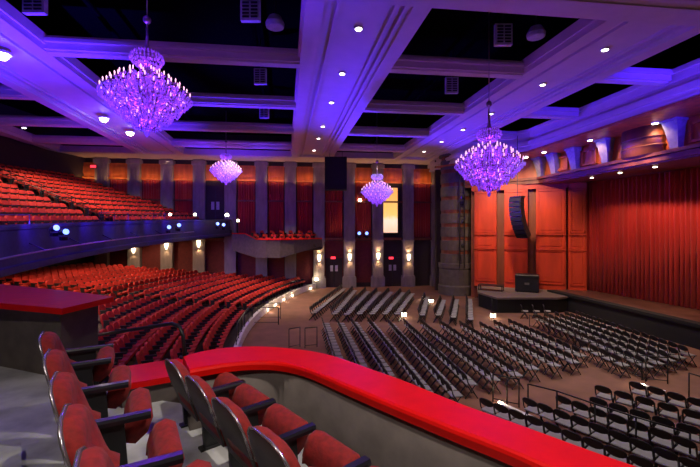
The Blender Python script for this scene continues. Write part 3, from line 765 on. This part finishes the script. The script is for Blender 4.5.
for i, (px, py, lab) in enumerate([(333.5,258,'small red lit exit sign over the far door left of the tall yellow panel'),(391,258,'small red lit exit sign over the far door below the tall yellow panel'),(95,167,'small red lit exit sign above the back rows of the balcony')]):
    v = bY(px, py, 35.0); v.y = wallY(v.x)-.25 if i < 2 else v.y-.3; e = empty('exit_sign', v)
    MB().box((0,.05,0),(.5,.1,.28)).build('housing', 'black_metal', e); MB().box((0,-.01,0),(.42,.03,.2)).build('sign_face', 'exit_red', e); MB().tube([(0,.1,.0),(0,.32,.0)], .03).build('bracket', 'black_metal', e)
    tag(e, lab, 'exit sign', 'red exit signs')

# stage lights on the balcony pipe
pipe = MB(); pipe.tube([pol(38.85, R(a/2), fz(R(a/2))-.85) for a in range(-30, 33)], .028, 6)
pe = empty('lighting_pipe', (0,0,0)); pipe.build('pipe', 'steel', pe)
for a in range(-14, 16, 4):
    q = pol(38.85, R(a), fz(R(a))-.85); q2 = pol(39.32, R(a), fz(R(a))-.6); MB().tube([q, q2], .02).build('bracket', 'black_metal', pe)
tag(pe, 'long thin lighting pipe running along the dark balcony front', 'lighting pipe')
def fixture(v, tgt, lab, sc=1.0):
    e = empty('stage_light', v); d = (Vector(tgt)-v); e.rotation_euler = (0,0,math.atan2(d.y,d.x))
    def S(m): m.v = [(x*sc,y*sc,z*sc) for x,y,z in m.v]; return m
    m = MB(); m.tube([(-.28,0,-.04),(-.1,0,0),(.18,0,.06),(.22,0,.065)], [.10,.14,.17,.17], 12); S(m).build('housing', 'black_metal', e, True)
    m = MB(); m.tube([(.215,0,.064),(.235,0,.067)], .145, 12); S(m).build('lens', 'lens_blue', e)
    m = MB(); m.tube([(0,-.2,.02),(0,-.2,-.22),(0,.2,-.22),(0,.2,.02)], .02); m.box((0,0,-.3),(.26,.26,.16)); S(m).build('yoke', 'black_metal', e)
    return tag(e, lab, 'stage light', 'blue stage lights')
CAMP = Vector((0,0,0))
for px, py, d, lab, sc in [(54,229,12.2,'blue-lit stage light on the balcony front, left of the nearest pair',.62),(63.5,233,12.2,'blue-lit stage light on the balcony front, right of the nearest pair',.62),(168,228,20.5,'blue-lit stage light on the balcony front, left of the middle pair',.7),(178,226,20.5,'blue-lit stage light on the balcony front, right of the middle pair',.7),(217,224.5,27.5,'blue-lit stage light, left of the pair at the far balcony end',.8),(223,225.5,27.5,'blue-lit stage light, right of the pair at the far balcony end',.8)]:
    fixture(bd(px,py,d), (6,4,2), lab, sc)
for px, lab in ((359,'blue-lit stage light on the far wall, left of its pair'),(366.5,'blue-lit stage light on the far wall, right of its pair')):
    v = bY(px,234,33.9); fixture(v, (4,0,2), lab, 1.0)
    MB().tube([(-.1,0,-.3),(-1.4,0,-.3)], .03).build('arm', 'black_metal', [o for o in COL.objects if o.name.startswith('stage_light')][-1])
v = bY(360,202,34.9); lamp('globe_lamp', v, .16, 'single bright lamp high on the far wall left of the yellow panel', mt='led_warm')

# hanging black loudspeaker near the far wall
v = bd(336,174,31); e = empty('hanging_loudspeaker', (v.x,v.y,v.z-1.3)); MB().box((0,0,1.3),(1.75,1.2,2.6),-.16,.04).build('cabinet', 'black_cloth', e); MB().box((-.1,-.62,1.3),(1.5,.04,2.3),-.16).build('grille', 'black_cloth', e)
for q in (-.5,.5): MB().tube([(q,0,2.6),(q,0,4.4)], .02).build('cable', 'black_metal', e)
tag(e, 'large black loudspeaker hanging from the ceiling before the far wall', 'loudspeaker')

# line array
v = bd(517.5,198,26.0); e = empty('line_array', v); ang = R(180+14)
f2 = Vector((math.cos(ang), math.sin(ang), 0))
MB().box((0,0,.05),(.5,.9,.12),ang,.02).build('rigging_frame', 'black_metal', e); MB().tube([(0,0,.1),(0,0,4.2)], .02).build('cable', 'black_metal', e)
pz = 0.0; pxo = 0.0; tilt = 0.0
fx = f2
for k in range(9):
    tilt = R(-4+k*4.6); h = .305
    up = Vector((0,0,1))*math.cos(tilt)+fx*0; axis_dn = Vector((-fx.x*math.sin(tilt), -fx.y*math.sin(tilt), -math.cos(tilt))); fwd = Vector((fx.x*math.cos(tilt), fx.y*math.cos(tilt), -math.sin(tilt)))
    top = Vector((pxo*fx.x, pxo*fx.y, pz)); ce = top+axis_dn*h*.5; lat = Vector((-fx.y, fx.x, 0))
    m = MB(); ps = []
    for zz, fdep in ((1,0),(-1,0)):
        for a, b in ((-1,-1),(1,-1),(1,1),(-1,1)):
            w = .50 if a > 0 else .36
            ps.append(ce+fwd*(.24*a)+lat*(w*b)-axis_dn*(h*.47*(-zz))*(-1)*(-1))
    m.hexa(ps[4:]+ps[:4]); m.build('cabinet', 'black_plastic', e)
    m = MB(); ps = []
    for zz in (1,-1):
        for a, b in ((0,-1),(1,-1),(1,1),(0,1)): ps.append(ce+fwd*(.24+.03*a)+lat*(.42*b)+axis_dn*(h*.36*(-zz)))
    m.hexa(ps[4:]+ps[:4]); m.build('grille', 'black_cloth', e)
    nt = top+axis_dn*h; pz = nt.z; pxo = Vector((nt.x,nt.y,0)).dot(fx)
tag(e, 'curved black line array of speakers hanging before the red proscenium panels', 'loudspeaker')

# case and gear on the side platform
v = bd(527,293,27.0); v.z = -4.3; e = empty('equipment_case', v, R(-35))
MB().box((0,0,.62),(1.5,1.1,1.16),0,.04).build('body', 'black_plastic', e); MB().box((0,0,1.02),(1.54,1.14,.05)).build('band', 'black_metal', e); MB().box((0,-.57,.6),(.3,.05,.14)).build('handle', 'steel', e)
for a in (-.6,.6):
    for b in (-.4,.4): MB().lathe([(.05,0),(.05,.08)], (a,b,0), 8).build('caster', 'black_metal', e)
tag(e, 'large black equipment case standing on the side platform', 'case')
for px, py, w, lab in ((492,293,1.0,'low flat black table by the left end of the side platform'),):
    v = Vector((14.5,25.4,-4.3)); e = empty('table', v, R(-40)); MB().box((0,0,.37),(1.7,.8,.06)).build('tabletop', 'black_plastic', e)
    for a in (-.78,.78):
        for b in (-.33,.33): MB().box((a,b,.17),(.06,.06,.34)).build('leg', 'black_metal', e)
    tag(e, 'low flat black table on the left end of the side platform', 'table')
# stage edge monitors lights in the header underside
for i, (px, py) in enumerate([(655,172.5),(620,175),(592,177.5),(660-120,182)]):
    v = bX(px, py, 18.9); v.z = 3.29; e = empty('downlight', v); MB().lathe([(.14,-.02),(.14,.02)], n=12).build('trim_ring', 'black_metal', e); MB().lathe([(.09,-.04),(.09,-.01)], n=12).build('lens', 'lens_warm', e)
    tag(e, 'small downlight under the stage header, %s from the right' % o_(i+1), 'downlight', 'downlights under the stage header')
for i, (px, py) in enumerate([(655,123),(590,140),(544,152),(526,157)]):
    v = bp(px, py, 5.15)
    downlight(v, i, 'lens_warm', .12, 'bright downlight in the timber soffit over the stage header, %s from the right' % o_(i+1))
    spot('soffit_lamp', (v.x,v.y,v.z-.08), (v.x+1.6,v.y,1.5), 170, AMB, 125, .8, .1)

# ================================================================== FAR SIDE BOX
pl = [(232,33.0),(245,32.3),(256.5,31.2),(266,30.6),(280,30.6),(294,31.2),(308,32.6),(322,34.4)]
def P2(px, d, off=0.0): q = rd((px-350)/F*(d+off), d+off); return q
secs, caps = [], []
for i, (px, d) in enumerate(pl):
    zt = -.80 if px > 250 else -.35; zb = -(lerp_pts([(232,250),(256,258),(280,258),(322,246)], px)-230)*d/F
    a, b = P2(px,d), P2(px,d,.3)
    secs.append([(a.x,a.y,zb),(b.x,b.y,zb),(b.x,b.y,zt),(a.x,a.y,zt)])
    a, b = P2(px,d,-.06), P2(px,d,.4); caps.append([(a.x,a.y,zt),(b.x,b.y,zt),(b.x,b.y,zt+.1),(a.x,a.y,zt+.1)])
struct(MB().strip(secs).build('wall_far_box', 'box_wall')); struct(MB().strip(caps).build('trim_68', 'cap_red'))
fl = [tuple(P2(px,d,.2)[:2]) for px, d in pl]+[(P2(322,35.2)).to_tuple()[:2], (P2(232,36.4)).to_tuple()[:2]]
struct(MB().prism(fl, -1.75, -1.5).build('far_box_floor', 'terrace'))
i = 0
for rr, (px0, px1, dd_, z) in enumerate(((264,303,32.4,-1.5),(258,310,33.3,-1.2),(255,312,34.2,-.9))):
    st = MB(); a = P2(px0-6,dd_-.45); b = P2(px1+4,dd_+(.6 if rr == 0 else .3)-.0)
    n = 7
    for j in range(n):
        u = j/(n-1); px = px0+(px1-px0)*u; q = P2(px, dd_+(1.0*u if rr == 0 else .5*u)); o = bpy.data.objects.new('theatre_seat', hs_mesh); COL.objects.link(o)
        o.location = (q.x,q.y,z); o.rotation_euler = (0,0,R(-48))
        tag(o, 'red seat in the far side box, %s row from its front, %s from the left' % (o_(rr+1), o_(j+1)), 'theatre seat', 'red seats of the far side box')
    if rr:
        st = MB(); pp = [P2(px0-8,dd_-.4),P2(px1+6,dd_+.1),P2(px1+6,dd_+1.0),P2(px0-8,dd_+.5)]
        struct(st.prism([tuple(q[:2]) for q in pp], -1.5, z).build('far_box_step', 'terrace'))

# ================================================================== OUR BOX (foreground)
RZ = -1.37
inn = [(190,370),(212,366),(232,363),(252,361.5),(270,361.5),(284,363),(307,368.5),(329,378),(345,385),(364,393),(398,407),(430,420),(460,432),(505,449),(546,467),(600,492),(660,522)]
out = [(183,355.5),(200,350),(220,347),(240,345.5),(260,345),(283,346.5),(307,349),(329,353),(350,360),(372,368),(402,378),(436,392),(470,405.5),(504,417),(546,432),(597,451),(645,467),(720,493),(800,520)]
def resample(pts, n):
    P_ = [bp(x, y, RZ) for x, y in pts]; ds = [0]
    for a, b in zip(P_, P_[1:]): ds.append(ds[-1]+(b-a).length)
    res = []
    for i in range(n):
        s = ds[-1]*i/(n-1)
        for k in range(len(ds)-1):
            if s <= ds[k+1]+1e-9:
                u = (s-ds[k])/(ds[k+1]-ds[k]); res.append(P_[k].lerp(P_[k+1], u)); break
    return res
def smooth(L, it=6):
    for _ in range(it): L = [L[0]]+[(L[i-1]+L[i]*2+L[i+1])/4 for i in range(1, len(L)-1)]+[L[-1]]
    return L
NI = 72
ri, ro = smooth(resample(inn, NI)), smooth(resample(out, NI))
secs, wsec = [], []
for a, b in zip(ri, ro):
    w = (a-b); w.z = 0; w.normalize()
    th = .085
    A0, B0 = a, b
    secs.append([(A0.x,A0.y,RZ-th),(B0.x,B0.y,RZ-th),(B0.x+w.x*-.02,B0.y+w.y*-.02,RZ-th*.5),(B0.x+w.x*.015,B0.y+w.y*.015,RZ-.008),(B0.x+w.x*.04,B0.y+w.y*.04,RZ),(A0.x-w.x*.04,A0.y-w.y*.04,RZ),(A0.x-w.x*.012,A0.y-w.y*.012,RZ-.01),(A0.x,A0.y,RZ-.03)])
    i1 = a-w*.03; o1 = b+w*.10
    wsec.append([(i1.x,i1.y,-2.7),(o1.x,o1.y,-2.7),(o1.x,o1.y,RZ-th),(i1.x,i1.y,RZ-th)])
struct(MB().strip(secs).build('trim_69', 'cap_red')); struct(MB().strip(wsec).build('wall_box_front', 'box_wall', None, True))
# lower ledge left of the seats
ZL = -1.70
a0, a1, b0, b1 = bp(108,369,ZL), bp(192,356,ZL), bp(116,385.5,ZL), bp(196,372,ZL)
t = MB(); t.hexa([(q.x,q.y,z) for z in (ZL-.07,ZL) for q in (b0,b1,a1,a0)]); struct(t.build('trim_70', 'cap_red'))
def inset(q, g): return q.lerp((a0+a1+b0+b1)/4, g)
t = MB(); t.hexa([(q.x,q.y,z) for z in (-2.7,ZL-.07) for q in (inset(b0,.15),inset(b1,.1),inset(a1,.1),inset(a0,.15))]); struct(t.build('wall_box_ledge', 'box_wall'))
# neighbouring parapet at the left
capP = [rd(-3.74,5.0),rd(-3.62,5.9),rd(-4.93,6.54),rd(-9,8.3),rd(-9,6.8),rd(-4.9,5.38)]
t = MB(); pts = [tuple(q[:2]) for q in capP]; t.prism(pts, -1.10, -1.02); struct(t.build('trim_71', 'cap_red'))
cen = (capP[0]+capP[1]+capP[2])/3
wp = [rd(-3.86,5.14),rd(-3.76,5.75),rd(-4.93,6.35),rd(-9,8.1),rd(-9,7.0),rd(-4.9,5.53)]
struct(MB().prism([tuple(q[:2]) for q in wp], -2.7, -1.10).build('wall_box_side', 'box_wall'))
# floor levels
base = [tuple((a-(a-b).normalized()*.2)[:2]) for a, b in zip(ri[::3], ro[::3])]
poly = [tuple(rd(-9,7.3)[:2]), tuple(rd(-4.9,5.9)[:2]), tuple(rd(-3.8,5.4)[:2]), tuple(rd(-2.85,4.65)[:2]), tuple(rd(-1.75,4.35)[:2])]+base+[tuple(rd(2.4,.3)[:2]), tuple(rd(2.4,-3)[:2]), tuple(rd(-9,-3)[:2])]
struct(MB().prism(poly, -2.7, -1.98).build('box_floor', 'concrete'))
U = Vector((.653,-.757)); FF = Vector((.757,.653))
def box_rd(s, u, z=0.0):           # s: towards the stage, u: along the rows
    q = FF*s+U*u; return rd(q.x, q.y, z)
def stepprism(s0, s1, u0, u1, z0, z1, name):
    q = [box_rd(s0,u0),box_rd(s0,u1),box_rd(s1,u1),box_rd(s1,u0)]; return struct(MB().prism([tuple(x[:2]) for x in q], z0, z1).build(name, 'concrete'))
stepprism(-3.2, .92, -4.35, 2.5, -1.98, -1.86, 'box_step')
stepprism(-3.2, .02, -4.2, 2.5, -1.86, -1.74, 'box_step')
# handrail by the ledge
e = empty('handrail', (0,0,0)); D_ = 4.72
pt = [bd(x,y,lerp_pts([(84,6.3),(184,D_)],x)) for x, y in ((84,337),(130,330),(172,323.5),(180,327),(183,336),(184.5,357))]
e.location = pt[-1]; pt = [p-e.location for p in pt]
MB().tube(pt, .024, 8).build('rail', 'black_metal', e, True); q = bd(84,364,6.3)-e.location; q2 = bd(112,359.5,5.9)-e.location; MB().tube([q,q2], .025, 8).build('lower_rail', 'black_metal', e, True)
MB().tube([pt[0], q], .028, 8).build('post', 'black_metal', e, True); MB().lathe([(.06,-.01),(.06,.015)], n=10).build('foot_plate', 'black_metal', e)
tag(e, 'black bent pipe handrail rising beside the box ledge, before the orchestra seats', 'handrail')

def box_seat(e, first_arm=True, last_arm=True):
    w = .262
    out = [(-w+.03,.30),(w-.03,.30),(w,.36),(w+.003,.55),(w,.74),(w-.025,.83),(w-.075,.895),(.10,.93),(-.10,.93),(-w+.075,.895),(-w+.025,.83),(-w,.74),(-w-.003,.55),(-w,.36)]
    def bx(z): return -.14-(z-.30)*.26
    def ring(o, k, bulge=0): return [(bx(z)+o+bulge*(1-(y/w)**2), y*k, .62+(z-.62)*k) for y, z in out]
    m = MB(); m.loft([ring(.0,.97,.0), ring(.012,.995,.0), ring(.045,.99,.0), ring(.07,.94,.008), ring(.088,.83,.016), ring(.096,.6,.026), ring(.1,.2,.03)]); m.build('back_cushion', 'velvet', e, True)
    m = MB(); m.loft([ring(-.014,.7,-.002), ring(-.012,.95,-.002), ring(-.008,.99,-.001), ring(.0,1.0), ring(.012,.975)]); m.build('back_shell', 'shell_grey', e, True, 'grey plastic shell')
    m = MB(); rr = ring(-.006,1.005); seq = [rr[i] for i in (3,4,5,6,7,8,9,10,11,12)]; m.tube(seq, .011, 6); m.build('rim', 'rim', e, True, 'pale shiny edge strip')
    # tipped-up seat: thick cushion standing behind the arms
    m = MB(); prof = [(.11,.40),(.19,.37),(.265,.44),(.295,.54),(.28,.61),(.225,.645),(.165,.62),(.135,.56),(.115,.48)]
    m.loft([[(x+(.0), y, z+dz) for x, z in prof] for y, dz in ((-.215,0),)]+[[(x*1.0+.01, y, z+.008) for x, z in prof] for y in (-.19,-.1,0,.1,.19)]+[[(x, .215, z) for x, z in prof]]); m.build('seat', 'velvet', e, True)
    for y, on in ((-.275,first_arm),(.275,last_arm)):
        if not on: continue
        m = MB(); m.loft([[(-.16+x0, y+k*.036, z) for k, z in ((-1,.595),(-1,.625),(-.7,.645),(.7,.645),(1,.625),(1,.595))] for x0 in (0,.05,.30,.42,.445)]); m.build('armrest', 'arm_black', e)
        m = MB(); m.hexa([(-.10,y-.02,.0),(.16,y-.02,.0),(.16,y+.02,.0),(-.10,y+.02,.0),(-.14,y-.02,.6),(.12,y-.02,.6),(.12,y+.02,.6),(-.14,y+.02,.6)]); m.box((.03,y,.012),(.34,.08,.024)); m.build('standard', 'black_plastic', e)
angF = math.atan2(box_rd(1,0).y, box_rd(1,0).x)
# back row: tops at u positions, front row likewise
R1 = [(-2.98,3.81),(-2.47,3.22),(-2.0,2.69),(-1.55,2.16),(-1.16,1.68)]
R2 = [(-1.66,3.55),(-1.31,3.12),(-.945,2.68),(-.575,2.24),(-.21,1.80)]
nm = ['first','second','third','fourth','fifth']
for lst, sback, fl_z, lab, zz in ((R1,.20,-1.86,'red box seat with black arms, rear row, %s from the far end',-1.03),(R2,1.09,-1.98,'grey backed red seat, row behind the red rail, %s from the far end',-1.15)):
    for i, (r, d) in enumerate(lst):
        q = Vector((r,d)); u = q.dot(U); p = box_rd(sback+(.285 if lst is R1 else .285)+(.004*i if lst is R1 else .012*i), u)
        e = empty('box_seat', (p.x,p.y,fl_z), angF-(R(11) if lst is R1 else 0)); box_seat(e, True, i == 0); e.scale = (1,1,.89 if lst is R1 else .815)
        tag(e, lab % nm[i], 'theatre seat', 'seats in the foreground box')
for i in (0,): pass

# ================================================================== LIGHT
W_ = bpy.data.worlds.new('world'); SC.world = W_; W_.use_nodes = True
W_.node_tree.nodes['Background'].inputs[0].default_value = (.62,.42,.42,1); W_.node_tree.nodes['Background'].inputs[1].default_value = .05
# blue light on ceiling and balcony front, only partly from the stage lights
def blue(loc, tgt, p, ang=75): spot('blue_wash', loc, tgt, p, BLUE, ang, .9, .15)
blue(bd(54,229,11.8), (-9.5,15,6.3), 11000, 80)
blue(bd(63,233,11.8), (-4,9,6.3), 9000, 80)
blue(bd(170,228,19.8), (-9,24,6.3), 6000, 75)
blue(bd(178,226,19.8), (-1,20,6.3), 6000, 75)
blue(bd(217,224,26.8), (-4,30,6.3), 4500, 75)
blue(bY(359,234,33.6), (6,18,6.3), 11000, 60)
blue(bY(366,234,33.6), (15.5,19,6.2), 22000, 50)
blue((14.2,6.0,3.2), (16.0,19,6.5), 9000, 42)  # added out of view to turn the cornice blue, no fixture built
blue((-7.4,9.0,-.2), (7,19,6.3), 9000, 70)  # added on the near side to brighten the cross beam faces, no fixture
for a in range(-10, 19, 3): q = pol(38.7, R(a), fz(R(a))+.1); q2 = pol(39.4, R(a+4), fz(R(a+4))-.5); spot('blue_wash', q, q2, 130, BLUE, 160, .9, .1)  # added row tinting the balcony front, without fixtures of its own
# soffit lamps under the balcony
for i in range(11):
    ph = R(-9+2.9*i); v = pol(42.5 if i % 2 else 45.5, ph, fz(ph)-1.45); spot('under_balcony_lamp', v, (v.x+1.5,v.y,-5), 330, (1,.62,.4), 160, .5, .15)
# spots over the orchestra and floor, some added to brighten seats and floor
for x, y, p in ((-3.5,28,1800),(-4.5,21,500),(0,30,1900)): spot('house_spot', (x,y,6.0), (x,y+1,-5), p, WARM, 80, .7, .2)
for x, y, p in ((7,25.0,750),(7.5,17.5,350),(14,21,1300),(14,15,1500),(9,9,2000),(1.5,24,450)): spot('house_spot', (x,y,6.0), (x,y,-5), p, WHITE, 80, .7, .2)
spot('house_spot', (4,27,6.0), (-.2,28,-4.6), 2200, WARM, 50, .9, .2)  # added to brighten the front orchestra row, has no fixture
# balcony
for x, y, p in ((-15,22,700),(-14,28,700),(-13,18,450)): spot('house_spot', (x,y,6.1), (x-1,y+1,0), p, WARM, 110, .7, .2)
for i in range(len(PIL)-1):
    x = (PIL[i]+PIL[i+1])/2; area('bay_lamp', (x,wallY(x)-.75,4.3), (x,wallY(x)-.1,5.6), 11, (1,.48,.16), 1.5, .1)
# stage: side panels and curtain
for loc, tgt, p, ang in (((13.5,21.5,5.0),(18,27,-.5),2600,70),((15.2,16,5.0),(21.3,19,-2),2300,70),((15.4,9,5.0),(22,13,-2),2000,70),((11.5,22,6.0),(16.2,28.3,0),1600,60)): spot('stage_lamp', loc, tgt, p, (1,.62,.38), ang, .8, .2)
# foreground box
spot('box_lamp', (2.6,1.6,5.9), (1.2,2.8,-1.4), 1700, WHITE, 60, .8, .15)
spot('box_lamp', (-2.5,1.0,4.5), (-2.2,3.8,-1.6), 420, WHITE, 120, .8, .15)

# ------------------------------------------------------------------ put the auditorium floor at z = 0
for o in COL.objects:
    if o.parent is None: o.location.z += H
SC.view_settings.view_transform = 'Standard'; SC.view_settings.look = 'None'; SC.view_settings.exposure = 0.0; SC.view_settings.gamma = 1.0; SC.view_settings.use_curve_mapping = False
SC.cycles.use_denoising = True; SC.cycles.max_bounces = 6; SC.cycles.sample_clamp_indirect = 6
